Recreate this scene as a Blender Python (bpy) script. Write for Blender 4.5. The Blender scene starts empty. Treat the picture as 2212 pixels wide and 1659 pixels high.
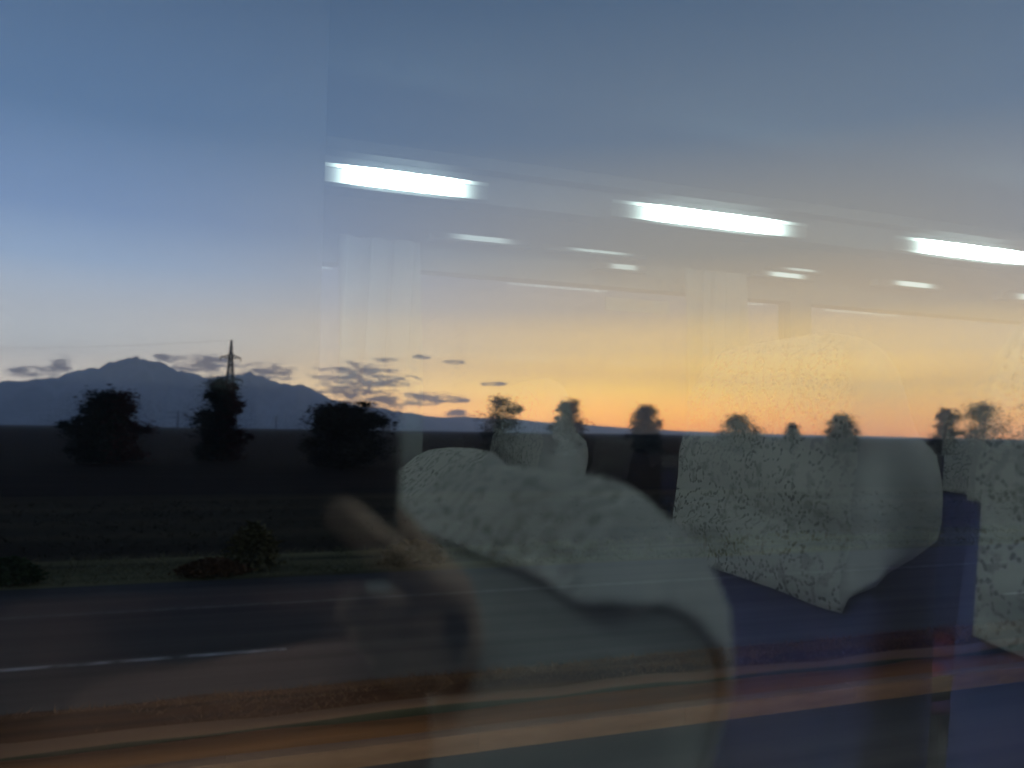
import bpy, bmesh, math, random
from mathutils import Vector, Matrix, noise
random.seed(7)
R = math.radians
S = bpy.context.scene
C = S.collection

# ------------------------------------------------------------------ camera
D0, EYE = 0.14, 2.70                      # lens to glass, eye height above the road
YAW, PITCH, ROLL = R(19.5), R(3.55), R(0.9)
cam_d = bpy.data.cameras.new('camera')
cam = bpy.data.objects.new('camera', cam_d); C.objects.link(cam)
cam_rot = Matrix.Rotation(-YAW, 4, 'Z') @ Matrix.Rotation(R(90) + PITCH, 4, 'X') @ Matrix.Rotation(ROLL, 4, 'Z')
cam.matrix_world = Matrix.Translation((0, -D0, EYE)) @ cam_rot
cam_d.sensor_width = 36; cam_d.lens = 27.05
cam_d.clip_start = 0.004; cam_d.clip_end = 60000
cam_d.dof.use_dof = True
cam_d.dof.focus_distance = 1.5
cam_d.dof.aperture_fstop = 27.05 / 5.6    # a 5.6 mm opening
S.camera = cam

# ------------------------------------------------------------------ world: dusk sky
W = bpy.data.worlds.new('World'); S.world = W; W.use_nodes = True
nt = W.node_tree; nt.nodes.clear()
def N(t, **k):
    n = nt.nodes.new(t)
    for a, b in k.items(): setattr(n, a, b)
    return n
def M(op, a, b=None, c=None, clamp=False):
    n = N('ShaderNodeMath', operation=op, use_clamp=clamp)
    for i, v in enumerate((a, b, c)):
        if v is None: continue
        if isinstance(v, (int, float)): n.inputs[i].default_value = v
        else: nt.links.new(v, n.inputs[i])
    return n.outputs[0]
def ramp(fac, stops):
    n = N('ShaderNodeValToRGB'); cr = n.color_ramp; cr.interpolation = 'B_SPLINE' if False else 'EASE'
    cr.interpolation = 'LINEAR'
    while len(cr.elements) < len(stops): cr.elements.new(0.5)
    for e, (p, c) in zip(cr.elements, stops): e.position = p; e.color = (*c, 1)
    nt.links.new(fac, n.inputs[0]); return n.outputs[0]
def mixc(f, a, b):
    n = N('ShaderNodeMix', data_type='RGBA')
    for s, v in ((n.inputs[0], f), (n.inputs[6], a), (n.inputs[7], b)):
        if isinstance(v, tuple): s.default_value = (*v, 1)
        elif isinstance(v, (int, float)): s.default_value = v
        else: nt.links.new(v, s)
    return n.outputs[2]
tc = N('ShaderNodeTexCoord'); sep = N('ShaderNodeSeparateXYZ'); nt.links.new(tc.outputs['Generated'], sep.inputs[0])
sx, sy, sz = sep.outputs
el = M('MULTIPLY', M('ARCSINE', M('MINIMUM', M('MAXIMUM', sz, -1.0), 1.0)), 57.2958)      # degrees up
az = M('MULTIPLY', M('ARCTAN2', sx, sy), 57.2958)                                         # degrees right of the glass normal
SUN_AZ = 37.0
dx, dy = math.sin(R(SUN_AZ)), math.cos(R(SUN_AZ))
hl = M('SQRT', M('MAXIMUM', M('ADD', M('MULTIPLY', sx, sx), M('MULTIPLY', sy, sy)), 1e-6))
dot = M('DIVIDE', M('ADD', M('MULTIPLY', sx, dx), M('MULTIPLY', sy, dy)), hl)
ang = M('MULTIPLY', M('ARCCOSINE', M('MINIMUM', M('MAXIMUM', dot, -1.0), 1.0)), 57.2958)
ef = M('DIVIDE', el, 90.0, clamp=True)
e = lambda d: d / 90.0
sun_side = ramp(ef, [(0, (6.2, 1.9, .02)), (e(1.6), (6.8, 2.9, .05)), (e(3.2), (5.7, 3.2, .20)), (e(6), (2.6, 1.66, .46)), (e(9), (1.16, .86, .50)),
                     (e(13), (.60, .54, .44)), (e(21), (.21, .275, .375)), (e(30), (.095, .16, .27)), (1, (.04, .085, .19))])
side = ramp(ef, [(0, (3.3, 2.4, 1.65)), (e(2.5), (2.65, 2.28, 1.85)), (e(5), (1.70, 1.72, 1.70)), (e(7.5), (1.10, 1.16, 1.27)), (e(10.8), (.56, .75, 1.08)),
                 (e(14), (.30, .46, .80)), (e(20), (.13, .25, .48)), (e(30), (.070, .14, .275)), (1, (.035, .08, .19))])
anti = ramp(ef, [(0, (.10, .12, .20)), (e(6), (.16, .15, .24)), (e(14), (.14, .17, .29)), (e(30), (.08, .13, .26)), (1, (.035, .08, .19))])
def sstep(v, a, b):
    n = N('ShaderNodeMapRange', interpolation_type='SMOOTHSTEP'); nt.links.new(v, n.inputs[0])
    n.inputs[1].default_value = a; n.inputs[2].default_value = b; return n.outputs[0]
sky = mixc(sstep(ang, 2, 52), sun_side, side)
sky = mixc(sstep(ang, 55, 150), sky, anti)
# low broken cloud near the mountain, dark against the afterglow
comb = N('ShaderNodeCombineXYZ'); nt.links.new(M('MULTIPLY', az, 0.32), comb.inputs[0]); nt.links.new(M('MULTIPLY', el, 1.25), comb.inputs[1])
nz = N('ShaderNodeTexNoise'); nt.links.new(comb.outputs[0], nz.inputs['Vector'])
nz.inputs['Scale'].default_value = 2.3; nz.inputs['Detail'].default_value = 8; nz.inputs['Roughness'].default_value = .62
def blob(a0, e0, ra, re):
    u = M('DIVIDE', M('SUBTRACT', az, a0), ra); v = M('DIVIDE', M('SUBTRACT', el, e0), re)
    return M('SUBTRACT', 1.0, M('ADD', M('MULTIPLY', u, u), M('MULTIPLY', v, v)), clamp=True)
def px_dir(px, py):                        # a pixel of a 2212 x 1659 view as a direction
    v = cam_rot.to_3x3() @ Vector(((px - 1106) / 1662, (829.5 - py) / 1662, -1)); return v.normalized()
def px_azel(px, py):
    v = px_dir(px, py); return math.degrees(math.atan2(v.x, v.y)), math.degrees(math.asin(v.z))
tot = None
for px, py, rx, ry in ((770, 812, 110, 34), (810, 822, 110, 22), (760, 843, 105, 24), (920, 861, 120, 17), (820, 868, 100, 26), (440, 786, 85, 26), (575, 806, 75, 27),
                       (128, 788, 26, 24), (65, 803, 55, 14), (350, 771, 24, 9), (835, 777, 36, 8), (905, 771, 30, 6), (985, 893, 34, 11), (1070, 830, 40, 6), (980, 782, 30, 7)):
    a0, e0 = px_azel(px, py); b = blob(a0, e0, rx / 29, ry / 29)
    tot = b if tot is None else M('MAXIMUM', tot, b)
cm = sstep(M('ADD', M('MULTIPLY', tot, 0.62), M('MULTIPLY', M('SUBTRACT', nz.outputs[0], .5), 2.8)), .06, .72)
cm = M('MULTIPLY', M('MULTIPLY', cm, sstep(tot, 0.0, 0.16)), .93)
sky = mixc(cm, sky, (.060, .072, .125))
bg = N('ShaderNodeBackground'); nt.links.new(sky, bg.inputs[0]); bg.inputs[1].default_value = 1.0
wo = N('ShaderNodeOutputWorld'); nt.links.new(bg.outputs[0], wo.inputs[0])

S.view_settings.view_transform = 'Standard'; S.view_settings.look = 'None'
S.view_settings.exposure = 0; S.view_settings.gamma = 1; S.view_settings.use_curve_mapping = False
S.cycles.use_denoising = True
S.cycles.max_bounces = 8; S.cycles.diffuse_bounces = 3; S.cycles.glossy_bounces = 4
S.cycles.transparent_max_bounces = 16; S.cycles.volume_bounces = 1
S.cycles.sample_clamp_indirect = 4.0
S.cycles.caustics_reflective = True

# ------------------------------------------------------------------ helpers
def mat(name, col, rough=.8, col2=None, scale=8.0, stretch=(1, 1, 1), bump=0.0, bscale=None, detail=4, metal=0.0, coords='Object', lo=.35, hi=.65):
    m = bpy.data.materials.new(name); m.use_nodes = True
    t = m.node_tree; b = t.nodes['Principled BSDF']
    b.inputs['Base Color'].default_value = (*col, 1); b.inputs['Roughness'].default_value = rough; b.inputs['Metallic'].default_value = metal; b.inputs['Specular IOR Level'].default_value = .5 if rough < .6 else .12 if rough < .93 else .02
    if col2 is not None or bump:
        tx = t.nodes.new('ShaderNodeTexCoord'); mp = t.nodes.new('ShaderNodeMapping'); mp.inputs['Scale'].default_value = stretch
        t.links.new(tx.outputs[coords], mp.inputs[0])
        nz = t.nodes.new('ShaderNodeTexNoise'); nz.inputs['Scale'].default_value = scale; nz.inputs['Detail'].default_value = detail
        t.links.new(mp.outputs[0], nz.inputs['Vector'])
        if col2 is not None:
            cr = t.nodes.new('ShaderNodeValToRGB'); cr.color_ramp.elements[0].position = lo; cr.color_ramp.elements[1].position = hi
            cr.color_ramp.elements[0].color = (*col, 1); cr.color_ramp.elements[1].color = (*col2, 1)
            t.links.new(nz.outputs[0], cr.inputs[0]); t.links.new(cr.outputs[0], b.inputs['Base Color'])
        if bump:
            bp = t.nodes.new('ShaderNodeBump'); bp.inputs['Strength'].default_value = 1; bp.inputs['Distance'].default_value = bump
            t.links.new(nz.outputs[0], bp.inputs['Height']); t.links.new(bp.outputs[0], b.inputs['Normal'])
    return m
def link(name, me, m=None, parent=None, smooth=False, loc=None):
    o = bpy.data.objects.new(name, me); C.objects.link(o)
    for q in (m if isinstance(m, (list, tuple)) else [m] if m else []): me.materials.append(q)
    if parent is not None: o.parent = parent
    if loc is not None: o.location = loc
    if smooth:
        for p in me.polygons: p.use_smooth = True
    return o
def bm_obj(name, bm, m=None, parent=None, smooth=False, loc=None):
    me = bpy.data.meshes.new(name); bmesh.ops.recalc_face_normals(bm, faces=bm.faces); bm.to_mesh(me); bm.free()
    return link(name, me, m, parent, smooth, loc)
def py_obj(name, v, f, m=None, parent=None, smooth=False, idx=None):
    me = bpy.data.meshes.new(name); me.from_pydata(v, [], f); me.update()
    o = link(name, me, m, parent, smooth)
    if idx: me.polygons.foreach_set('material_index', idx)
    return o
def box(bm, lo, hi, bev=0.0, rot=None, seg=2):
    c = [(a + b) / 2 for a, b in zip(lo, hi)]; s = [abs(b - a) for a, b in zip(lo, hi)]
    mtx = Matrix.Translation(c) @ (rot or Matrix()) @ Matrix.Diagonal((*s, 1))
    r = bmesh.ops.create_cube(bm, size=1, matrix=mtx)
    if bev:
        ed = list({x for v in r['verts'] for x in v.link_edges})
        bmesh.ops.bevel(bm, geom=ed, offset=bev, segments=seg, affect='EDGES', profile=.5)
def bar(bm, a, b, r, r2=None, n=6):
    a, b = Vector(a), Vector(b); d = b - a
    if d.length < 1e-6: return
    q = d.to_track_quat('Z', 'Y').to_matrix().to_4x4()
    bmesh.ops.create_cone(bm, cap_ends=True, segments=n, radius1=r, radius2=r if r2 is None else r2, depth=d.length, matrix=Matrix.Translation((a + b) / 2) @ q)
def empty(name, loc, rz=0.0, label=None, cat=None, group=None):
    o = bpy.data.objects.new(name, None); C.objects.link(o); o.location = loc; o.rotation_euler = (0, 0, rz); o.empty_display_size = .2
    tag(o, label, cat, group); return o
def tag(o, label=None, cat=None, group=None, kind=None):
    if label: o['label'] = label
    if cat: o['category'] = cat
    if group: o['group'] = group
    if kind: o['kind'] = kind
    return o
def copy_tree(o, parent=None):
    c = o.copy(); C.objects.link(c)
    if parent is not None: c.parent = parent
    for ch in list(o.children): copy_tree(ch, c)
    return c
def sheet(name, x0, x1, y0, y1, z, m, kind='structure', parent=None):
    return tag(py_obj(name, [(x0, y0, z), (x1, y0, z), (x1, y1, z), (x0, y1, z)], [(0, 1, 2, 3)], m, parent), kind=kind)
def at(px, Y):                             # the point on the vertical plane Y metres out, along that pixel column at the horizon
    v = px_dir(px, 917 + .014 * px); t = (Y + D0) / v.y; return t * v.x
def height_at(px, py, Y):
    v = px_dir(px, py); t = (Y + D0) / v.y; return t * v.x, EYE + t * v.z

# ------------------------------------------------------------------ setting outside
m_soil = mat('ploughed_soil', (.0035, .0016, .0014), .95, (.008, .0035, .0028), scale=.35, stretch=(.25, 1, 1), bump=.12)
m_asph = mat('asphalt', (.024, .019, .016), .9, (.048, .039, .033), scale=1.4, stretch=(.06, 1.8, 1), bump=.004, detail=8, lo=.3, hi=.7)
m_verge = mat('dry_verge', (.035, .028, .011), .95, (.14, .11, .045), scale=1.3, stretch=(.07, 1.1, 1), bump=.05, detail=6)
m_rough = mat('rough_grassland', (.012, .008, .004), .95, (.036, .026, .012), scale=.5, stretch=(.08, .9, 1), bump=.05, detail=5)
m_med = mat('median_earth', (.058, .022, .009), .95, (.12, .047, .018), scale=4.2, stretch=(.035, 1, 1), bump=.03, detail=5)
m_kerb = mat('kerb_concrete', (.095, .046, .026), .9, (.14, .072, .042), scale=5, stretch=(.3, 2, 2), bump=.004)
m_paint = mat('road_paint', (.04, .036, .034), .8, (.21, .19, .185), scale=3, lo=.3, hi=.6)
m_paint2 = mat('worn_road_paint', (.034, .030, .028), .8, (.075, .066, .062), scale=5, lo=.35, hi=.7)

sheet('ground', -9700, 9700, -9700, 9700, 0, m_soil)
sheet('rough_ground', -500, 700, 17.2, 33, .004, m_rough)
sheet('verge', -500, 700, 14.5, 17.3, .008, m_verge)
sheet('road', -500, 700, 8.27, 14.52, .012, m_asph)
sheet('road', -500, 700, -8, 6.2, .012, m_asph)
# the raised median: a bank with rut-like furrows running along it
ys = [6.36, 6.50, 6.62, 6.72, 6.79, 6.86, 6.95, 7.03, 7.10, 7.2, 7.45, 7.7, 8.0, 8.27]
zs = [.13, .17, .20, .185, .12, .165, .22, .19, .13, .15, .16, .13, .09, .015]
v, f = [], []
nx = 260
for i in range(nx + 1):
    X = -60 + 140 * i / nx
    for y, z in zip(ys, zs):
        v.append((X, y + .035 * noise.noise((X * .5, y * 3, 0)), z + .05 * noise.noise((X * .9, y * 5, 2.0))))
k = len(ys)
for i in range(nx):
    for j in range(k - 1): f.append((i * k + j, (i + 1) * k + j, (i + 1) * k + j + 1, i * k + j + 1))
m_gut = mat('dark_gutter_moss', (.012, .011, .006), .95, (.03, .026, .014), scale=3, stretch=(.05, 1, 1), bump=.02)
m_tan = mat('tan_edging', (.060, .028, .015), .9, (.10, .048, .026), scale=3, stretch=(.05, 1, 1), bump=.01)
m_redsoil = mat('dark_red_soil', (.030, .011, .005), .95, (.070, .028, .011), scale=4, stretch=(.035, 1, 1), bump=.03)
slot = [0, 0, 0, 0, 1, 2, 2, 1, 3, 3, 3, 3, 3]
tag(py_obj('median_strip', v, f, [m_med, m_gut, m_tan, m_redsoil], smooth=True, idx=[slot[q % (k - 1)] for q in range(len(f))]), kind='structure')
kerb = tag(empty('kerb', (0, 0, 0)), kind='structure')
kb = bmesh.new(); box(kb, (-.9998, 6.2, 0), (.9998, 6.355, .17), .006)
km = bpy.data.meshes.new('kerb_stone'); kb.to_mesh(km); kb.free(); km.materials.append(m_kerb)
for i in range(-5, 14):
    o = bpy.data.objects.new('kerb_stone', km); C.objects.link(o); o.parent = kerb
    o.location = (2 * i + 1, random.uniform(-.0015, .0015), random.uniform(-.002, .002))
for k in range(-3, 4):                     # dashed lane line
    sheet('lane_marking', 20 * k - 7.35, 20 * k + .65, 9.72, 9.84, .016, m_paint)
sheet('edge_marking', -500, 700, 12.30, 12.46, .016, m_paint2)

def tufts(name, n, x0, x1, y0, y1, zf, h, w, m, lean=.5, per=3):
    v, f = [], []
    for _ in range(n):
        x, y = random.uniform(x0, x1), random.uniform(y0, y1)
        if noise.noise((x * .35, y * .8, 3.1)) + random.uniform(-.4, .4) < -.1: continue
        z = zf(y)
        for _ in range(per):
            a = random.uniform(0, 6.28); hh = h * random.uniform(.5, 1.3); c, s = math.cos(a), math.sin(a)
            lx, ly = random.uniform(-lean, lean) * hh, random.uniform(-lean, lean) * hh
            i = len(v); bx, by = x + random.uniform(-.08, .08), y + random.uniform(-.04, .04)
            v += [(bx - c * w, by - s * w, z - .02), (bx + c * w, by + s * w, z - .02), (bx + lx, by + ly, z + hh)]
            f.append((i, i + 1, i + 2))
    return tag(py_obj(name, v, f, m), kind='stuff')
m_dry = mat('dry_grass', (.10, .085, .035), .9, (.20, .165, .075), scale=.8)
m_brown = mat('brown_grass', (.055, .022, .008), .9, (.11, .048, .017), scale=1.2)
m_green = mat('dark_grass', (.010, .009, .005), .9, (.034, .026, .012), scale=.3)
def medz(y):
    for a, b, za, zb in zip(ys, ys[1:], zs, zs[1:]):
        if a <= y <= b: return za + (zb - za) * (y - a) / (b - a)
    return .1
tufts('median_grass', 7000, -8, 22, 7.12, 8.15, medz, .05, .006, m_brown, 2.5)
tufts('verge_grass', 9000, -14, 40, 14.7, 17.4, lambda y: .0, .12, .012, m_dry, 2.2)
tufts('field_grass', 14000, -22, 80, 17.4, 30, lambda y: .0, .10, .016, m_green, 2.5)

# mountain and far hills as one terrain each, with depth of their own
def ridge(name, prof, r0, r1, rc, m, rough, seed, na=260, nr=26):
    az_ = [px_azel(p, 900)[0] for p, _ in prof]
    hs = [(917 + .014 * p - y) / 1662 for p, y in prof]
    def h_at(a):
        if a <= az_[0]: return hs[0]
        for i in range(len(az_) - 1):
            if az_[i] <= a <= az_[i + 1]:
                t = (a - az_[i]) / (az_[i + 1] - az_[i]); return hs[i] + (hs[i + 1] - hs[i]) * t
        return hs[-1]
    v, f = [], []
    for i in range(na + 1):
        a = az_[0] + (az_[-1] - az_[0]) * i / na; h = h_at(a); ca = math.cos(R(a - 19.5))
        for j in range(nr + 1):
            r = r0 + (r1 - r0) * j / nr
            t = (r - r0) / (rc - r0) if r < rc else (r1 - r) / (r1 - rc)
            b = max(0, t) ** 1.15
            n = noise.fractal((r / 900 + seed, a * 1.1, seed), 1.0, 2.0, 5)
            n2 = noise.fractal((a * 2.3, seed, 7), 1.0, 2.0, 4)
            z = h * rc * ca * (b * (1 + .028 * n2 + 0.014 * noise.fractal((a * 7.0, seed, r / 2500), 1.0, 2.0, 3)) + rough * n * b * (1 - b) * 2.0)
            v.append((r * math.sin(R(a)), r * math.cos(R(a)), max(z, -.5) if j not in (0, nr) else -.5))
    k = nr + 1
    for i in range(na):
        for j in range(nr): f.append((i * k + j, (i + 1) * k + j, (i + 1) * k + j + 1, i * k + j + 1))
    return tag(py_obj(name, v, f, m, smooth=True), kind='structure')
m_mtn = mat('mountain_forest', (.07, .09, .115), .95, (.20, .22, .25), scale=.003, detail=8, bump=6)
ridge('mountain', [(-420, 880), (-250, 850), (-120, 838), (-40, 826), (0, 822), (60, 817), (120, 810), (160, 797), (190, 788), (205, 789), (228, 777), (250, 776), (270, 768), (287, 763), (310, 773), (338, 776),
                   (350, 782), (375, 791), (410, 803), (440, 812), (480, 805), (540, 800), (600, 824), (625, 829), (645, 827), (668, 834), (690, 846), (712, 857), (760, 871), (820, 880), (880, 889), (940, 900), (1010, 912), (1100, 932)],
      4800, 9000, 7000, m_mtn, .35, 1.3)
ridge('hills', [(300, 916), (500, 914), (700, 905), (860, 893), (920, 897), (965, 899), (1000, 897), (1050, 901), (1100, 901), (1160, 908), (1250, 914), (1350, 922), (1450, 928), (1600, 934), (1750, 937), (1900, 940), (2050, 944), (2300, 948), (2600, 952)],
      6600, 9400, 8300, m_mtn, .2, 5.1, nr=14)

# trees: dark, layered, twiggy
m_bark = mat('bark', (.012, .010, .008), .95, (.03, .024, .02), scale=6, bump=.02)
m_leaf = mat('dark_leaves', (.003, .007, .005), .9, (.009, .015, .010), scale=.6)
m_leaf2 = mat('olive_leaves', (.006, .006, .004), .9, (.016, .014, .008), scale=.6)
m_red = mat('russet_leaves', (.020, .003, .003), .9, (.04, .007, .006), scale=.5)
def tree(X, Y, H, half, label, leaves=m_leaf, second=None, shape='tall', n=2600, core=.42, base=.02):
    rnd = random.Random(int(X * 31 + Y * 7))
    root = empty('tree', (X, Y, 0), label=label, cat='tree', group='trees standing along the field')
    bm = bmesh.new(); pts = []
    for i in range(6):
        t = i / 5; pts.append(Vector((rnd.uniform(-.08, .08) * half * t, rnd.uniform(-.08, .08) * half * t, H * .93 * t - .05)))
    r0 = H * .022
    for i in range(5): bar(bm, pts[i], pts[i + 1], r0 * (1 - .17 * i), r0 * (1 - .17 * (i + 1)), 7)
    def wid(t):                            # half width of the crown at height fraction t: full low down, rounding in at the top
        p = {'tall': (.75, 2.0), 'round': (.60, 2.6), 'cone': (.95, 1.2)}[shape]
        return half * (.78 + .22 * (1 - t)) * max(0, 1 - t ** p[1]) ** p[0]
    for _ in range(16):
        t = rnd.uniform(base, .9); p = pts[0].lerp(pts[-1], t); a = rnd.uniform(0, 6.28); w = wid((t - base) / (1 - base)) * rnd.uniform(.6, 1.1)
        bar(bm, p, p + Vector((math.cos(a) * w, math.sin(a) * w, w * rnd.uniform(.05, .5))), r0 * .35, r0 * .07, 5)
    bm_obj('trunk', bm, m_bark, root)
    v, f, idx = [], [], []
    clumps = []
    for _ in range(80):
        t = rnd.random() * .86; a = rnd.uniform(0, 6.28); q = rnd.random() ** .6
        w = wid(t) * q * .85 * (1 + .45 * noise.noise((a * .9, t * 3.2, X)))
        a += .0
        clumps.append((Vector((math.cos(a) * w, math.sin(a) * w, H * (base + (1 - base) * t))), half * rnd.uniform(.09, .24)))
    lobes = [(rnd.uniform(-.75, .75) * half, rnd.uniform(.25, .8) * H, rnd.uniform(.20, .42) * half) for _ in range(5)]
    for i in range(0 if shape == 'cone' else 34):
        lx, lz, lr = lobes[i % 5]; clumps.append((Vector((lx + rnd.gauss(0, lr * .6), rnd.gauss(0, half * .3), lz + rnd.gauss(0, lr * .45))), half * rnd.uniform(.07, .16)))
    for i in range(n):
        if rnd.random() < core:
            c, s = clumps[int(rnd.random() * len(clumps))]
            p = c + Vector((rnd.gauss(0, s), rnd.gauss(0, s), rnd.gauss(0, s * .7))); L = rnd.uniform(.08, .28)
        else:                              # fine twigs thinning out round the crown
            t = rnd.random() * .93
            p = Vector((rnd.gauss(0, 1.15) * wid(t), rnd.gauss(0, .95) * wid(t), H * (base + (1 - base) * t))); L = rnd.uniform(.02, .05)
        if p.z > H * 1.04 or p.z < .05: continue
        a = rnd.uniform(0, 6.28); wv = L * rnd.uniform(.12, .30)
        d = Vector((math.cos(a), math.sin(a), rnd.gauss(0, .12))) * L
        u = Vector((-math.sin(a) * .4, math.cos(a) * .4, rnd.uniform(-1, 1))).normalized() * wv
        k = len(v); v += [p - d, p + u, p + d, p - u]; f.append((k, k + 1, k + 2, k + 3))
        idx.append(1 if second is not None and p.x + rnd.gauss(0, .3 * half) > .25 * half else 0)
    py_obj('crown', v, f, [leaves] + ([second] if second else []), root, idx=idx)
    return root
TREES = [  # px of the trunk, px of the top, distance, half width in px, shape
    (238, 836, 62, 62, 'round', m_leaf, m_red, 'dark broad tree with russet leaves on one side, below the mountain summit', 5200),
    (478, 800, 66, 46, 'tall', m_leaf, m_red, 'tall dark narrow tree in front of the lattice pylon', 5200),
    (745, 872, 55, 78, 'round', m_leaf2, None, 'low dark spreading tree below the right foot of the mountain', 5200),
    (1078, 838, 90, 52, 'round', m_leaf2, None, 'thin sparse tree crown left of the slim pointed tree in the afterglow', 1500),
    (1232, 842, 85, 34, 'tall', m_leaf2, None, 'slim pointed dark tree standing alone left of the brightest afterglow', 2600),
    (1398, 858, 92, 34, 'tall', m_leaf2, None, 'slim dark tree nearest the brightest orange part of the sky', 2800),
    (1596, 884, 110, 48, 'round', m_leaf2, None, 'wide low bushy tree over the orange horizon', 2600),
    (1712, 903, 120, 26, 'cone', m_leaf2, None, 'smallest pointed tree on the orange horizon, between two rounder ones', 1800),
    (1822, 882, 105, 36, 'round', m_leaf2, None, 'compact round dark tree, right of the smallest pointed one', 3000),
    (2042, 866, 95, 30, 'tall', m_leaf2, None, 'narrow dark tree far right, beside a wide ragged one', 2600),
    (2125, 856, 100, 58, 'round', m_leaf2, None, 'wide ragged tree at the far right of the field', 2600),
    (2260, 860, 100, 60, 'round', m_leaf2, None, 'ragged tree cut by the right edge of the view', 2000),
]
for px, py, Y, hw, shp, l1, l2, lab, n in TREES:
    X, Z = height_at(px, py + (7 if px > 1000 else 0), Y); dist = math.hypot(X, Y) * math.cos(R(px_azel(px, 900)[0] - 19.5))
    tree(X, Y, Z, hw * 1.12 / 1662 * dist, lab, l1, l2, shp, n * 12)

# shrubs and rough clumps on the far verge
m_shrub = mat('shrub_leaves', (.075, .060, .018), .9, (.15, .12, .045), scale=1.5)
m_shrub2 = mat('rusty_shrub_leaves', (.07, .030, .012), .9, (.13, .06, .022), scale=1.5)
m_shrub3 = mat('green_shrub_leaves', (.016, .028, .010), .9, (.045, .065, .02), scale=1.5)
def shrub(X, Y, w, h, m, label):
    rnd = random.Random(int(X * 97 + Y)); root = empty('shrub', (X, Y, 0), label=label, cat='shrub', group='shrubs on the far verge')
    bm = bmesh.new()
    for _ in range(9): bar(bm, (rnd.uniform(-.3, .3) * w, rnd.uniform(-.15, .15), -.03), (rnd.uniform(-.8, .8) * w, rnd.uniform(-.3, .3) * w, h * rnd.uniform(.5, .95)), .012, .004, 4)
    bm_obj('stem', bm, m_bark, root)
    v, f = [], []
    for _ in range(1300):
        a = rnd.uniform(0, 6.28); q = rnd.random() ** .5; t = rnd.random()
        ww = w * (1 - .55 * t * t)
        p = Vector((math.cos(a) * q * ww + rnd.gauss(0, .1) * w, math.sin(a) * q * ww * .6, .05 + t * h * (1 - .3 * q)))
        L = rnd.uniform(.03, .09); b = rnd.uniform(0, 6.28); d = Vector((math.cos(b), math.sin(b), rnd.uniform(-.5, .7))) * L; u = d.cross(Vector((rnd.random(), rnd.random(), rnd.random()))).normalized() * L * .45
        k = len(v); v += [p - d, p + u, p + d, p - u]; f.append((k, k + 1, k + 2, k + 3))
    py_obj('foliage', v, f, m, root)
shrub(at(555, 15.4), 15.4, .55, .95, m_shrub, 'yellowish dry shrub on the far verge below the tall narrow tree')
shrub(at(470, 15.0), 15.0, .62, .30, m_shrub2, 'low rusty shrub by the road edge, left of the yellowish one')
shrub(at(40, 15.0), 15.0, .5, .45, m_shrub3, 'small green shrub at the left end of the far verge')
shrub(at(900, 15.2), 15.2, .7, .5, m_shrub, 'low yellow shrub behind the phone corner reflection')

# lattice pylons and their wires
m_steel = mat('galvanised_steel', (.035, .036, .04), .7, (.07, .07, .075), scale=3, metal=.3)
def pylon(X, Y, H, label, w0=.075, arms=((.80, .105), (.56, .13))):
    root = empty('pylon', (X, Y, 0), R(14), label, 'pylon', 'pylons beyond the field')
    bm = bmesh.new(); q = H * w0; rr = H * .0062
    lev = [0, .16, .30, .42, .52, .61, .69, .76, .82, .88, .94, 1.0]
    wd = lambda t: q * (1 - t) ** 1.15 + H * .005
    P = lambda t, i: Vector(((1, 1, -1, -1)[i] * wd(t), (1, -1, -1, 1)[i] * wd(t), H * t))
    for a, b in zip(lev, lev[1:]):
        for i in range(4):
            j = (i + 1) % 4
            bar(bm, P(a, i), P(b, i), rr, n=4); bar(bm, P(a, i), P(b, j), rr * .55, n=4); bar(bm, P(a, j), P(b, i), rr * .55, n=4); bar(bm, P(b, i), P(b, j), rr * .6, n=4)
    bm_obj('tower', bm, m_steel, root)
    for t, L in arms:
        bm = bmesh.new(); L *= H; z = H * t; w = wd(t)
        for sg in (-1, 1):
            tip = Vector((sg * L, 0, z + H * .012))
            for dy in (-w, w):
                bar(bm, (0, dy, z), tip, rr * .8, n=4); bar(bm, (0, dy, z + H * .05), tip, rr * .7, n=4)
                for s in (.25, .5, .75): bar(bm, Vector((0, dy, z)).lerp(tip, s), Vector((0, dy, z + H * .05)).lerp(tip, s), rr * .5, n=4)
            bar(bm, tip, tip - Vector((0, 0, H * .035)), rr * .9, n=6)
        bm_obj('crossarm', bm, m_steel, root)
    return root
Yp = 420; Xp, Hp = height_at(500, 735, Yp)
pylon(Xp, Yp, Hp, 'tall lattice pylon rising above the narrow tree beside the mountain')
Yq = 1150; Xq, Hq = height_at(385, 884, Yq)
pylon(Xq, Yq, Hq, 'small far lattice pylon between the two dark trees', .05, ((.82, .55), (.55, .62)))
Xr, Hr = height_at(597, 898, 1500)
pylon(Xr, 1500, Hr, 'tiniest far lattice pylon right of the narrow tree', .05, ((.85, .25), (.6, .3)))
cu = bmesh.new()
A = Vector((Xp, Yp, Hp)); B = Vector((Xp - 330, Yp + 60, Hp * 1.02))
pts = [A.lerp(B, i / 16) - Vector((0, 0, 9 * 4 * (i / 16) * (1 - i / 16))) for i in range(17)]
for a, b in zip(pts, pts[1:]): bar(cu, a, b, .035, n=4)
tag(bm_obj('power_line', cu, m_steel), 'thin earth wire running left from the tip of the tall pylon', 'wire')

# ------------------------------------------------------------------ the air
hz = bpy.data.materials.new('haze'); hz.use_nodes = True; t = hz.node_tree; t.nodes.clear()
pv = t.nodes.new('ShaderNodeVolumePrincipled'); pv.inputs['Color'].default_value = (.70, .84, 1.0, 1); pv.inputs['Density'].default_value = 1.65e-4; pv.inputs['Anisotropy'].default_value = .35
t.links.new(pv.outputs[0], t.nodes.new('ShaderNodeOutputMaterial').inputs['Volume'])
hb = bmesh.new(); box(hb, (-9800, -9800, -1.5), (9800, 9800, 830))
tag(bm_obj('haze', hb, hz), kind='stuff')

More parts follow.
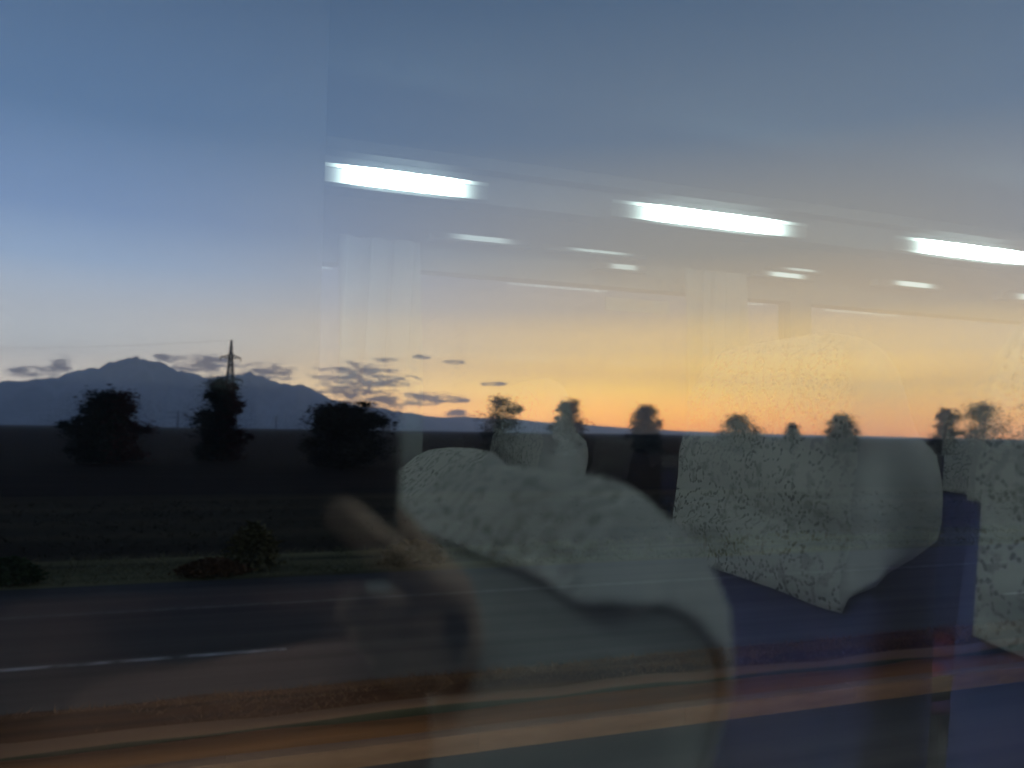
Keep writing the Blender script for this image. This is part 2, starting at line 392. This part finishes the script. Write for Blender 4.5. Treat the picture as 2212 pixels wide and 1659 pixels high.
# ------------------------------------------------------------------ the coach we sit in
FLOOR = 1.595
def my(Yt): return -(Yt - D0)              # distance behind the reflected lens -> real y
m_panel = mat('pale_wall_lining', (.062, .066, .065), .8, (.08, .084, .083), scale=3)
m_dark = mat('dark_plastic', (.012, .012, .013), .85, (.02, .02, .02), scale=12)
m_ceil = mat('pale_ceiling_lining', (.030, .033, .033), .95, (.042, .045, .045), scale=4)
m_floor = mat('dark_red_floor', (.06, .012, .014), .7, (.10, .022, .022), scale=20)
m_rail = mat('grey_lamp_rail', (.05, .053, .055), .8, (.065, .068, .07), scale=2)
def glass(name, f0):
    global t
    gl = bpy.data.materials.new(name); gl.use_nodes = True; t = gl.node_tree; t.nodes.clear()
    ge = t.nodes.new('ShaderNodeNewGeometry'); dt = t.nodes.new('ShaderNodeVectorMath'); dt.operation = 'DOT_PRODUCT'
    t.links.new(ge.outputs['Normal'], dt.inputs[0]); t.links.new(ge.outputs['Incoming'], dt.inputs[1])
    fr = gm('ADD', gm('MULTIPLY', gm('POWER', gm('SUBTRACT', 1.0, gm('ABSOLUTE', dt.outputs['Value'])), 5.0), .9 if f0 > .05 else .1), f0)     # Schlick
    tr = t.nodes.new('ShaderNodeBsdfTransparent'); tr.inputs[0].default_value = (.97, .985, .98, 1)
    go = t.nodes.new('ShaderNodeBsdfGlossy'); go.inputs['Roughness'].default_value = 0.0; go.inputs['Color'].default_value = (.97, 1, .99, 1)
    mx = t.nodes.new('ShaderNodeMixShader'); t.links.new(fr, mx.inputs[0]); t.links.new(tr.outputs[0], mx.inputs[1]); t.links.new(go.outputs[0], mx.inputs[2])
    t.links.new(mx.outputs[0], t.nodes.new('ShaderNodeOutputMaterial').inputs['Surface'])
    return gl
def gm(op, a, b=None):
    n = t.nodes.new('ShaderNodeMath'); n.operation = op
    for i, x in enumerate((a, b)):
        if x is None: continue
        if isinstance(x, (int, float)): n.inputs[i].default_value = x
        else: t.links.new(x, n.inputs[i])
    return n.outputs[0]
m_glass = [glass('window_glass', .006), glass('tinted_window_glass', .155)]
def pane(lo, hi, inner):
    o = part('window_pane', lo, hi, m_glass)
    for p in o.data.polygons: p.material_index = 1 if p.normal.y * inner > .9 else 0
    return o

bus = empty('bus', (0, 0, .01), label='coach we look out of, through its large reflecting side window', cat='bus')
BX0, BX1, FY = -2.6, 5.4, -2.30
def part(name, lo, hi, m, bev=0.0, parent=bus):
    bm = bmesh.new(); box(bm, lo, hi, bev); o = bm_obj(name, bm, m, None); o.parent = parent; o.matrix_parent_inverse = Matrix.Translation((0, 0, -.01)) if parent is bus else Matrix(); return o
ZC = 3.62
part('floor', (BX0, FY, FLOOR - .08), (BX1, -.03, FLOOR), m_floor)
part('ceiling', (BX0, FY - .08, ZC), (BX1, .02, ZC + .08), m_ceil)
part('end_wall', (BX0 - .06, FY - .08, .9), (BX0, .02, ZC + .08), m_dark)
part('end_wall', (BX1, FY - .08, .9), (BX1 + .06, .02, ZC + .08), m_panel)
# window side
SILL, HEAD = 2.14, 3.40
part('side_panel', (BX0, -.05, .55), (BX1, .02, SILL), m_panel)
part('side_panel', (BX0, -.05, HEAD), (BX1, .02, ZC), m_panel)
px_ = [BX0, -.86, 1.34, 3.4, BX1]
for i in range(4):
    g = pane((px_[i] + .035, -.005, SILL), (px_[i + 1] - .035, 0.0, HEAD), -1)
for x in px_[1:4]: part('window_pillar', (x - .035, -.05, SILL), (x + .035, .012, HEAD), m_dark)
# aisle side, seen only in the glass
part('side_panel', (BX0, FY - .07, .55), (BX1, FY, 2.36), m_panel)
part('side_panel', (BX0, FY - .07, 3.22), (BX1, FY, ZC), m_panel)
fx = [.13, .45, 2.05, 3.7, BX1]
for i in range(4): pane((fx[i] + .05, FY - .045, 2.36), (fx[i + 1] - .05, FY - .04, 3.22), 1)
for x in fx[1:4]: part('window_pillar', (x - .05, FY - .07, 2.36), (x + .05, FY, 3.22), m_panel)
part('dark_block', (BX0, FY + .003, FLOOR), (.13, -1.25, ZC - .002), mat('block_black', (.004, .004, .004), .95, (.006, .006, .006), scale=20), .01)      # added cabinet that blocks cabin light from the left of the reflection
# luggage rack along the aisle side, whose edge carries the lamp rail
part('luggage_rack', (.135, FY, 3.43), (BX1, my(2.14), 3.46), m_panel, .008)

# curtains
m_curt = mat('pale_curtain_cloth', (.32, .36, .36), .95, (.40, .44, .44), scale=10, bump=.001)
def curtain(x0, x1, y, z0, z1, folds, label):
    v, f = [], []; n = folds * 8; k = 14
    for i in range(n + 1):
        u = i / n
        for j in range(k + 1):
            w = j / k
            amp = .022 * (.55 + .45 * w)
            v.append((x0 + (x1 - x0) * u + .012 * math.sin(3 * w + i), y + amp * math.sin(u * folds * 2 * math.pi + .5 * math.sin(4 * w)) + .006 * math.sin(i * 1.7), z1 + (z0 - z1) * w))
    for i in range(n):
        for j in range(k): f.append((i * (k + 1) + j, (i + 1) * (k + 1) + j, (i + 1) * (k + 1) + j + 1, i * (k + 1) + j + 1))
    o = py_obj('curtain', v, f, m_curt, smooth=True); md = o.modifiers.new('thickness', 'SOLIDIFY'); md.thickness = .003
    return tag(o, label, 'curtain', 'curtains on the aisle side')
curtain(.112 * 2.4, .224 * 2.4, my(2.40), 2.58, 3.30, 3, 'wide pale gathered curtain reflected left of the lamps, below the first lamp')
curtain(.625 * 2.4, .735 * 2.4, my(2.40), 2.62, 3.30, 4, 'pale pleated curtain with sharp folds reflected below the second lamp')
m_plate = mat('pale_notice_card', (.55, .55, .50), .6, (.60, .60, .55), scale=5)
bm = bmesh.new(); box(bm, (.495 * 2.36, my(2.37), 3.120), (.60 * 2.36, my(2.36), 3.165), .002)
tag(bm_obj('notice_plate', bm, m_plate), 'small pale blank plate under the rack, between curtain and lamps', 'plate')

# lamps
def emit(name, col, st, ends=True):
    m = bpy.data.materials.new(name); m.use_nodes = True; t = m.node_tree; t.nodes.clear()
    e = t.nodes.new('ShaderNodeEmission'); e.inputs[0].default_value = (*col, 1); e.inputs[1].default_value = st
    t.links.new(e.outputs[0], t.nodes.new('ShaderNodeOutputMaterial').inputs[0])
    if ends:                               # a tube glows less towards its two ends
        tx = t.nodes.new('ShaderNodeTexCoord'); sp = t.nodes.new('ShaderNodeSeparateXYZ'); t.links.new(tx.outputs['Generated'], sp.inputs[0])
        def mm(op, a, b):
            n = t.nodes.new('ShaderNodeMath'); n.operation = op
            for i, x in enumerate((a, b)):
                if isinstance(x, (int, float)): n.inputs[i].default_value = x
                else: t.links.new(x, n.inputs[i])
            return n.outputs[0]
        u = mm('ABSOLUTE', mm('SUBTRACT', sp.outputs[0], .5), 0)
        mr = t.nodes.new('ShaderNodeMapRange'); mr.interpolation_type = 'SMOOTHSTEP'; t.links.new(u, mr.inputs[0])
        mr.inputs[1].default_value = .5; mr.inputs[2].default_value = .13; mr.inputs[3].default_value = .10; mr.inputs[4].default_value = 1
        t.links.new(mm('MULTIPLY', mm('POWER', mr.outputs[0], 2.5), st), e.inputs[1])
    return m
m_tube = emit('lit_tube', (.78, 1.0, .93), 130)
m_diff = emit('lit_diffuser', (.78, 1.0, .93), 66)
m_fill = emit('fill_diffuser', (.86, 1.0, .97), 1850)
m_slit = emit('lit_slot', (.80, 1.0, .95), 3.2)
m_slit2 = emit('dim_lit_slot', (.80, 1.0, .95), 1.9)
LY = my(2.10)
rail = part('lamp_rail', (.15, LY - .018, 3.445), (BX1 - .1, LY + .030, 3.452), m_dark)
rail = part('lamp_rail', (.15, LY - .035, 3.362), (BX1 - .1, LY - .018, 3.452), m_rail)
for x0, x1, lab in ((.168, .655, 'white fluorescent ceiling lamp, leftmost of the bright reflected row'), (1.055, 1.78, 'white fluorescent ceiling lamp, middle of the bright reflected row'),
                    (2.17, 2.90, 'white fluorescent ceiling lamp, cut by the right edge of the view'), (3.36, 4.04, 'white fluorescent ceiling lamp farthest back on the rack edge')):
    xc = (x0 + x1) / 2
    r = empty('ceiling_lamp', (xc, LY, 3.362), label=lab, cat='lamp', group='lamps along the luggage rack edge')
    hl_ = (x1 - x0) / 2
    bm = bmesh.new(); box(bm, (-hl_, -.010, .006), (hl_, .016, .040), .005); bm_obj('diffuser', bm, m_diff, r)
    bm = bmesh.new(); bar(bm, (-hl_, .010, .0475), (hl_, .010, .0475), .0055, n=10); bm_obj('tube', bm, m_tube, r)
for x0 in (-1.95, -.85, .3, 1.45, 2.6, 3.75):           # added row above the view, lighting the seats more evenly
    r = empty('ceiling_lamp', (x0 + .32, -.62, 3.56), label='added fill lamp above our own seats, outside the view', cat='lamp', group='added fill lamps over our own seats')
    bm = bmesh.new(); box(bm, (-.32, -.03, 0), (.32, .03, .04), .006); bm_obj('diffuser', bm, m_fill, r)
    bm = bmesh.new(); box(bm, (-.34, -.05, .042), (.34, .05, .06)); bm_obj('housing', bm, m_rail, r)
SL = 2.36
for a, b, h, th, m, lab in ((.236, .376, .263, .008, m_slit2, 'faint slot light below the leftmost bright lamp'), (.405, .560, .262, .004, m_slit2, 'thinnest long slot light below the gap between lamps'),
                      (.485, .560, .243, .008, m_slit2, 'short slot light just under the thin long one'), (.755, .868, .255, .008, m_slit, 'clear slot light below the middle lamp'),
                      (.790, .890, .266, .004, m_slit2, 'thin faint slot light just above the clear one'), (1.005, 1.145, .261, .009, m_slit, 'slot light alone below the gap before the right lamp'),
                      (1.285, 1.46, .259, .012, m_slit, 'slot light at the right edge of the view'), (1.33, 1.5, .272, .004, m_slit2, 'thin slot light above the one at the right edge')):
    r = empty('slot_light', ((a + b) / 2 * SL, my(SL), EYE + h * SL), label=lab, cat='light', group='slot lights under the luggage rack')
    hl_ = (b - a) / 2 * SL
    bm = bmesh.new(); box(bm, (-hl_, 0, -th), (hl_, .006, th), .002); bm_obj('diffuser', bm, m, r)
    bm = bmesh.new(); box(bm, (-hl_ - .01, -.045, -th - .004), (hl_ + .01, -.002, th + .004)); bm_obj('housing', bm, m_panel, r)

# ------------------------------------------------------------------ seats
m_navy = mat('navy_seat_cloth', (.011, .018, .055), .95, (.030, .032, .085), scale=14, detail=3, bump=.001)
m_navy2 = mat('navy_maroon_seat_cloth', (.012, .014, .05), .95, (.055, .014, .026), scale=9, detail=3, bump=.001)
m_plain = mat('plain_cover_cloth', (.40, .42, .43), .9, (.48, .50, .51), scale=30, bump=.0006)
lace = bpy.data.materials.new('lace_cloth'); lace.use_nodes = True; t = lace.node_tree; b = t.nodes['Principled BSDF']; b.inputs['Roughness'].default_value = .9
tx = t.nodes.new('ShaderNodeTexCoord'); mp = t.nodes.new('ShaderNodeMapping'); mp.inputs['Rotation'].default_value = (0, R(90), 0)
t.links.new(tx.outputs['Object'], mp.inputs[0])
def vor(sc, feat='F1', rnd=.75):
    n = t.nodes.new('ShaderNodeTexVoronoi'); n.voronoi_dimensions = '2D'; n.feature = feat; n.inputs['Scale'].default_value = sc; n.inputs['Randomness'].default_value = rnd
    t.links.new(mp.outputs[0], n.inputs['Vector']); return n.outputs['Distance']
def mr(v, a, b, c=0, d=1):
    n = t.nodes.new('ShaderNodeMapRange'); n.interpolation_type = 'SMOOTHSTEP'; t.links.new(v, n.inputs[0])
    for i, q in enumerate((a, b, c, d)): n.inputs[i + 1].default_value = q
    return n.outputs[0]
r1 = vor(33)
ring = gm('MULTIPLY', mr(r1, .24, .30), mr(r1, .44, .38))
dots = mr(vor(150, rnd=.9), .30, .52, 1, 0)
big = mr(gm('ABSOLUTE', gm('SUBTRACT', vor(13, rnd=1.0), .36)), .02, .07, 1, 0)
ns = t.nodes.new('ShaderNodeTexNoise'); ns.inputs['Scale'].default_value = 48; ns.inputs['Detail'].default_value = 5; t.links.new(mp.outputs[0], ns.inputs['Vector'])
nb = t.nodes.new('ShaderNodeTexNoise'); nb.inputs['Scale'].default_value = 7; t.links.new(mp.outputs[0], nb.inputs['Vector'])
spk = mr(ns.outputs[0], .54, .66)
pat = gm('MAXIMUM', gm('MULTIPLY', gm('MAXIMUM', ring, gm('MULTIPLY', big, .8)), dots), gm('MULTIPLY', spk, .6))
pat = gm('MULTIPLY', pat, mr(nb.outputs[0], .30, .60, .45, 1))
cr = t.nodes.new('ShaderNodeValToRGB'); cr.color_ramp.elements[0].color = (.66, .68, .67, 1); cr.color_ramp.elements[1].color = (.045, .06, .075, 1); cr.color_ramp.elements[1].position = .9
t.links.new(pat, cr.inputs[0]); t.links.new(cr.outputs[0], b.inputs['Base Color'])
bp = t.nodes.new('ShaderNodeBump'); bp.inputs['Distance'].default_value = .0012; t.links.new(pat, bp.inputs['Height']); bp.invert = True; t.links.new(bp.outputs[0], b.inputs['Normal'])

# profile of the backrest: height, front x, back x, half width
PROF = [(.38, -.045, .115, .200), (.60, -.040, .125, .215), (.80, -.030, .130, .220), (.92, -.022, .130, .220), (1.00, -.012, .130, .218), (1.06, -.006, .128, .214), (1.095, -.002, .118, .210),
        (1.115, 0.0, .085, .206), (1.15, .002, .076, .200), (1.19, .008, .070, .186), (1.215, .014, .062, .168), (1.232, .022, .052, .140), (1.240, .030, .044, .10)]
def sect(z):
    if z <= PROF[0][0]: return PROF[0][1:]
    for a, b in zip(PROF, PROF[1:]):
        if a[0] <= z <= b[0]:
            s = (z - a[0]) / (b[0] - a[0]); return tuple(p + (q - p) * s for p, q in zip(a[1:], b[1:]))
    return PROF[-1][1:]
NR = 44
def ringpt(k, z, off=0.0):
    xf, xb, hw = sect(z); a = 2 * math.pi * k / NR; c, s = math.cos(a), math.sin(a); p = 2 / 5.0
    ex = math.copysign(abs(c) ** p, c); ey = math.copysign(abs(s) ** p, s)
    return Vector(((xf + xb) / 2 - ex * ((xb - xf) / 2 + off), ey * (hw + off), z))
def loft(rows, cap=True):
    v = [p for r in rows for p in r]; f = []
    n = len(rows[0])
    for i in range(len(rows) - 1):
        for k in range(n): f.append((i * n + k, i * n + (k + 1) % n, (i + 1) * n + (k + 1) % n, (i + 1) * n + k))
    if cap:
        v.append(sum(rows[-1], Vector()) / n); c = len(v) - 1
        for k in range(n): f.append(((len(rows) - 1) * n + k, (len(rows) - 1) * n + (k + 1) % n, c))
    return v, f
def make_seat(short=False):
    root = empty('bus_chair', (0, 0, 0))
    back = empty('backrest', (0, 0, .40)); back.parent = root     # tilts when the seat is reclined
    zz = [.38 + .03 * i for i in range(24)] + [1.08, 1.095, 1.105, 1.115, 1.13, 1.15, 1.17, 1.19, 1.203, 1.215, 1.224, 1.232, 1.237, 1.240]
    v, f = loft([[ringpt(k, z) - Vector((0, 0, .40)) for k in range(NR)] for z in zz])
    py_obj('shell', v, f, m_grey if short else m_navy, back, True)
    def zbot(k):
        a = 2 * math.pi * k / NR; c = math.cos(a)
        if short: return 1.184 + .018 * (1 - abs(c)) - .26 * max(0, -c - .55) + .004 * math.sin(5 * a)      # a cover pulled over the top only
        if c > 0 and math.sin(a) < -.60: return 1.045
        if c > .55: return .912 - .010 * math.sin(a * 2)
        if c > -.55: return .920 + (1.065 - .920) * (1 - ((c + .55) / 1.10)) ** 1.5
        return 1.065
    rows = []
    T = 44
    for j in range(T + 1):
        t_ = j / T; row = []
        for k in range(NR):
            z = zbot(k) + (1.2405 - zbot(k)) * (1 - (1 - t_) ** 1.35)
            p = ringpt(k, z, .006)
            a = 2 * math.pi * k / NR
            if math.cos(a) > .3:           # cloth sags into folds on the front
                p.x += .004 * math.sin(z * 70 + p.y * 9) * (1 - t_) + .003 * noise.noise((p.y * 14, z * 18, 1)) - .004 * (1 - t_)
                zc = z - (.985 + .10 * p.y)                                  # one deep crease across the cloth
                p.x -= .011 * math.exp(-abs(zc) / .022) * (1 if zc < 0 else -.35) * max(0, min(1, (.16 - abs(p.y + .03)) / .05))
                p.y *= 1 - .03 * (1 - t_)
            p.z += .006 * t_
            row.append(p - Vector((0, 0, .40)))
        rows.append(row)
    v, f = loft(rows)
    idx = []
    for q in f:
        ks = [i % NR for i in q if i < len(rows) * NR]; k = sum(ks[:2]) / 2 if abs(ks[0] - ks[1]) < 5 else 0
        idx.append(0 if math.cos(2 * math.pi * k / NR) > .62 else 1)
    o = py_obj('headrest_cover', v, f, [lace, m_plain], back, True, idx)
    o['label'] = 'short pale cover over the seat top' if short else 'white lace cover over the headrest'
    md = o.modifiers.new('hem', 'SOLIDIFY'); md.thickness = .003; md.offset = 1
    bm = bmesh.new(); box(bm, (-.47, -.215, .30), (-.03, .215, .445), .045, seg=4); bm_obj('cushion', bm, m_navy2, root, True)
    bm = bmesh.new(); box(bm, (-.40, -.16, .0), (-.06, .16, .30), .02); bm_obj('base', bm, m_dark, root)
    for s in (-1, 1):
        bm = bmesh.new(); box(bm, (-.34, s * .238 - .018, .60), (.02, s * .238 + .018, .645), .016, seg=3); box(bm, (-.02, s * .238 - .012, .36), (.03, s * .238 + .012, .62), .008)
        bm_obj('armrest', bm, m_dark, root, True)
    return root
m_grey = mat('grey_seat_cloth', (.20, .225, .225), .95, (.27, .295, .295), scale=14, detail=3, bump=.001)
seat = make_seat()
seat_short = make_seat(True)
used = [False]
def place(X, Yt, recline, label, twist=0, proto=None):
    o = proto if proto else seat if not used[0] else copy_tree(seat)
    if not proto: used[0] = True
    o.location = (X, my(Yt), FLOOR); tag(o, label, 'bus seat', 'coach seats with white headrest covers')
    for ch in o.children:
        if ch.name.startswith('backrest'): ch.rotation_euler = (R(twist), R(recline), 0)
    return o
XR = .645
place(XR, .928, 4, 'navy seat with white lace headrest cover, largest sharply reflected one')
place(XR, .385, 4, 'navy window seat with lace cover, cut by the right edge of the view')
place(XR, 1.93, 4, 'navy seat across the aisle, small grey white cover left of the large lace one')
place(-.238, .925, 34.5, 'reclined navy aisle seat beside the photographer, half hidden by the phone')
place(-.336, .425, 34.5, 'reclined grey window seat with a blurred pale cover over its top, nearest behind the photographer', 0, seat_short)
for i in range(1, 4):
    for Yt, w in ((.385, 'window'), (.928, 'aisle'), (1.93, 'single')):
        place(XR + .86 * i, Yt, 4, f'navy {w} seat with white headrest cover, {("second", "third", "last")[i - 1]} row behind the photographer')

# ------------------------------------------------------------------ the photographer and the phone
m_ph = mat('black_phone_shell', (.004, .004, .005), .8, (.006, .006, .007), scale=30)
m_lens = mat('phone_lens', (.002, .002, .004), .15)
ph = empty('phone', (0, -.1415, EYE), label='black phone held in landscape, reflected close to the glass', cat='phone')
bm = bmesh.new(); box(bm, (-.094, -.0085, -.054), (.0555, -.0005, .016), .0035, seg=3); bm_obj('phone_body', bm, m_ph, ph, True)
bm = bmesh.new()
bmesh.ops.create_cone(bm, cap_ends=True, segments=20, radius1=.006, radius2=.006, depth=.0008, matrix=Matrix.Translation((0, 0, 0)) @ Matrix.Rotation(R(90), 4, 'X')); bm_obj('phone_lens', bm, m_lens, ph)
m_jac = mat('dark_maroon_jacket', (.011, .006, .005), .95, (.019, .010, .008), scale=20, bump=.002)
m_skin = mat('skin', (.15, .10, .075), .6, (.18, .12, .09), scale=30)
m_jean = mat('dark_trousers', (.012, .013, .018), .95, (.02, .02, .028), scale=40)
m_hair = mat('black_hair', (.006, .005, .005), .6, (.012, .010, .010), scale=60)
person = empty('person', (-.36, -.25, FLOOR), label='photographer in a dark maroon jacket holding up a phone', cat='person')
PO = Vector(person.location)
def skin(name, chains, m, root_i=0, sub=2):
    """chains: lists of (point, radius); a chain whose first point equals a known point joins it."""
    vs, es, rs, key = [], [], [], {}
    for ch in chains:
        prev = None
        for p, r in ch:
            kk = tuple(round(x, 4) for x in p)
            if kk not in key: key[kk] = len(vs); vs.append(Vector(p) - PO); rs.append(r)
            i = key[kk]
            if prev is not None: es.append((prev, i))
            prev = i
    me = bpy.data.meshes.new(name); me.from_pydata(vs, es, []); me.update()
    o = link(name, me, m, person)
    md = o.modifiers.new('skin', 'SKIN'); md.use_smooth_shade = True
    if not me.skin_vertices: 
        me.attributes  # created with the modifier
    sv = me.skin_vertices[0].data
    for i, r in enumerate(rs): sv[i].radius = (r, r) if not isinstance(r, tuple) else r; sv[i].use_root = (i == root_i)
    o.modifiers.new('smooth', 'SUBSURF').levels = sub; o.modifiers['smooth'].render_levels = sub
    return o
hip = (-.42, -.27, 2.14); waist = (-.34, -.29, 2.29); chest = (-.215, -.315, 2.475); neckb = (-.27, -.285, 2.60); neck = (-.285, -.265, 2.68)
rsh = (-.010, -.345, 2.600); lsh = (-.38, -.23, 2.55)
rel = (-.035, -.222, 2.515); rwr = (.080, -.172, 2.598)
lel = (-.36, -.13, 2.34); lwr = (-.139, -.158, 2.575)
body = skin('jacket', [[(hip, (.15, .12)), (waist, (.15, .12)), (chest, (.15, .12)), (neckb, .078), (neck, .055)],
                       [(chest, (.15, .12)), (rsh, .135), ((-.015, -.285, 2.565), .115), (rel, .095), ((.015, -.198, 2.545), .076), ((.056, -.178, 2.575), .052), ((.075, -.172, 2.594), .040)],
                       [(chest, (.15, .12)), (lsh, .075), ((-.375, -.17, 2.44), .058), (lel, .052), ((-.25, -.135, 2.44), .045), ((-.155, -.156, 2.55), .034)]], m_jac)
skin('trousers', [[((-.41, -.27, 2.11), (.15, .12)), ((-.45, -.18, 2.15), .09), ((-.78, -.16, 2.16), .07), ((-.80, -.16, 1.86), .055), ((-.78, -.16, 1.70), .045)],
                  [((-.41, -.27, 2.11), (.15, .12)), ((-.45, -.36, 2.15), .09), ((-.78, -.38, 2.16), .07), ((-.80, -.38, 1.86), .055), ((-.78, -.38, 1.70), .045)]], m_jean)
for yy in (-.16, -.38):
    bm = bmesh.new(); box(bm, (-.96 + .36, yy + .25 - .045, .0), (-.73 + .36, yy + .25 + .045, .09), .03, seg=3); o = bm_obj('shoe', bm, m_dark, person, True)
# head, turned to the window
hd = empty('head', Vector((-.305, -.24, 2.81)) - PO, R(-8)); hd.parent = person
bm = bmesh.new(); bmesh.ops.create_uvsphere(bm, u_segments=32, v_segments=24, radius=1)
for q in bm.verts:
    x, y, z = q.co
    jaw = 1 - .30 * max(0, -z) ** 1.2
    q.co = Vector((x * .076 * jaw, (y * .098 if y > 0 else y * .100) * (1 - .10 * max(0, -z)), z * .118))
    if y > .3:
        fx_, fz_ = q.co.x, q.co.z
        q.co.y += .020 * math.exp(-(fx_ / .012) ** 2 - ((fz_ + .018) / .022) ** 2) - .010 * (math.exp(-((fx_ - .031) / .016) ** 2 - ((fz_ - .010) / .012) ** 2) + math.exp(-((fx_ + .031) / .016) ** 2 - ((fz_ - .010) / .012) ** 2)) + .006 * math.exp(-(fx_ / .022) ** 2 - ((fz_ + .058) / .008) ** 2)
bm_obj('face', bm, m_skin, hd, True)
for s in (-1, 1):
    bm = bmesh.new(); bmesh.ops.create_uvsphere(bm, u_segments=12, v_segments=10, radius=1, matrix=Matrix.Translation((s * .078, -.008, -.005)) @ Matrix.Diagonal((.010, .018, .030, 1))); bm_obj('ear', bm, m_skin, hd, True)
    bm = bmesh.new(); bmesh.ops.create_uvsphere(bm, u_segments=12, v_segments=10, radius=.0115, matrix=Matrix.Translation((s * .031, .077, .010))); bm_obj('eye', bm, m_lens, hd, True)
bm = bmesh.new(); bmesh.ops.create_uvsphere(bm, u_segments=32, v_segments=24, radius=1)
for q in bm.verts:
    x, y, z = q.co
    w = 1.0 + .05 * noise.noise((x * 4, y * 4, z * 4))
    q.co = Vector((x * .085 * w, y * .108 * w - .012, z * .122 * w + .010))
dl = [q for q in bm.verts if (q.co.y > .045 and q.co.z < .070) or q.co.z < -.055]
bmesh.ops.delete(bm, geom=dl, context='VERTS'); bm_obj('hair', bm, m_hair, hd, True)
# hands closed on the phone
yb = -.139                                 # the phone face towards the glass
def hand(name, wrist, palm, fingers, thumb):
    ch = [[(wrist, .024), (palm, (.030, .016))]]
    for fg in fingers: ch.append([(palm, (.030, .016))] + fg)
    ch.append([(palm, (.030, .016))] + thumb)
    skin(name, ch, m_skin)
hand('hand', rwr, (.082, -.168, 2.628),
     [[((.078, -.150, 2.640), .0092), ((.062, -.133, 2.648), .0082), ((.044, -.131, 2.662), .0074), ((.029, -.131, 2.676), .0064)],
      [((.076, -.156, 2.628), .0094), ((.060, -.146, 2.634), .0084), ((.046, -.148, 2.636), .0076), ((.034, -.150, 2.637), .0066)],
      [((.078, -.160, 2.616), .0090), ((.062, -.152, 2.618), .0080), ((.050, -.154, 2.624), .0070), ((.040, -.156, 2.629), .0062)],
      [((.080, -.164, 2.606), .0082), ((.066, -.160, 2.606), .0072), ((.056, -.160, 2.612), .0062), ((.049, -.160, 2.618), .0056)]],
     [((.070, -.174, 2.648), .011), ((.052, -.165, 2.666), .0095), ((.038, -.160, 2.680), .008)])
dxl = -.034
sh = lambda c: [((p[0] + dxl, p[1], p[2]), r) for p, r in c]
hand('hand', lwr, (-.092 + dxl, -.160, 2.622),
     [sh([((-.082, -.144, 2.640), .0095), ((-.074, -.132, 2.652), .0085), ((-.062, -.131, 2.662), .0075), ((-.052, -.131, 2.670), .0065)]),
      sh([((-.088, -.142, 2.636), .0098), ((-.080, -.131, 2.644), .0086), ((-.068, -.131, 2.650), .0076), ((-.058, -.131, 2.656), .0066)]),
      sh([((-.092, -.144, 2.622), .0092), ((-.082, -.133, 2.628), .0082), ((-.072, -.132, 2.634), .0070), ((-.064, -.132, 2.640), .0062)]),
      sh([((-.096, -.148, 2.610), .0084), ((-.088, -.140, 2.612), .0072), ((-.080, -.138, 2.617), .0062), ((-.073, -.138, 2.622), .0056)])],
     [sh([((-.080, -.168, 2.648), .011), ((-.070, -.164, 2.668), .0095), ((-.058, -.158, 2.684), .008)])][0])
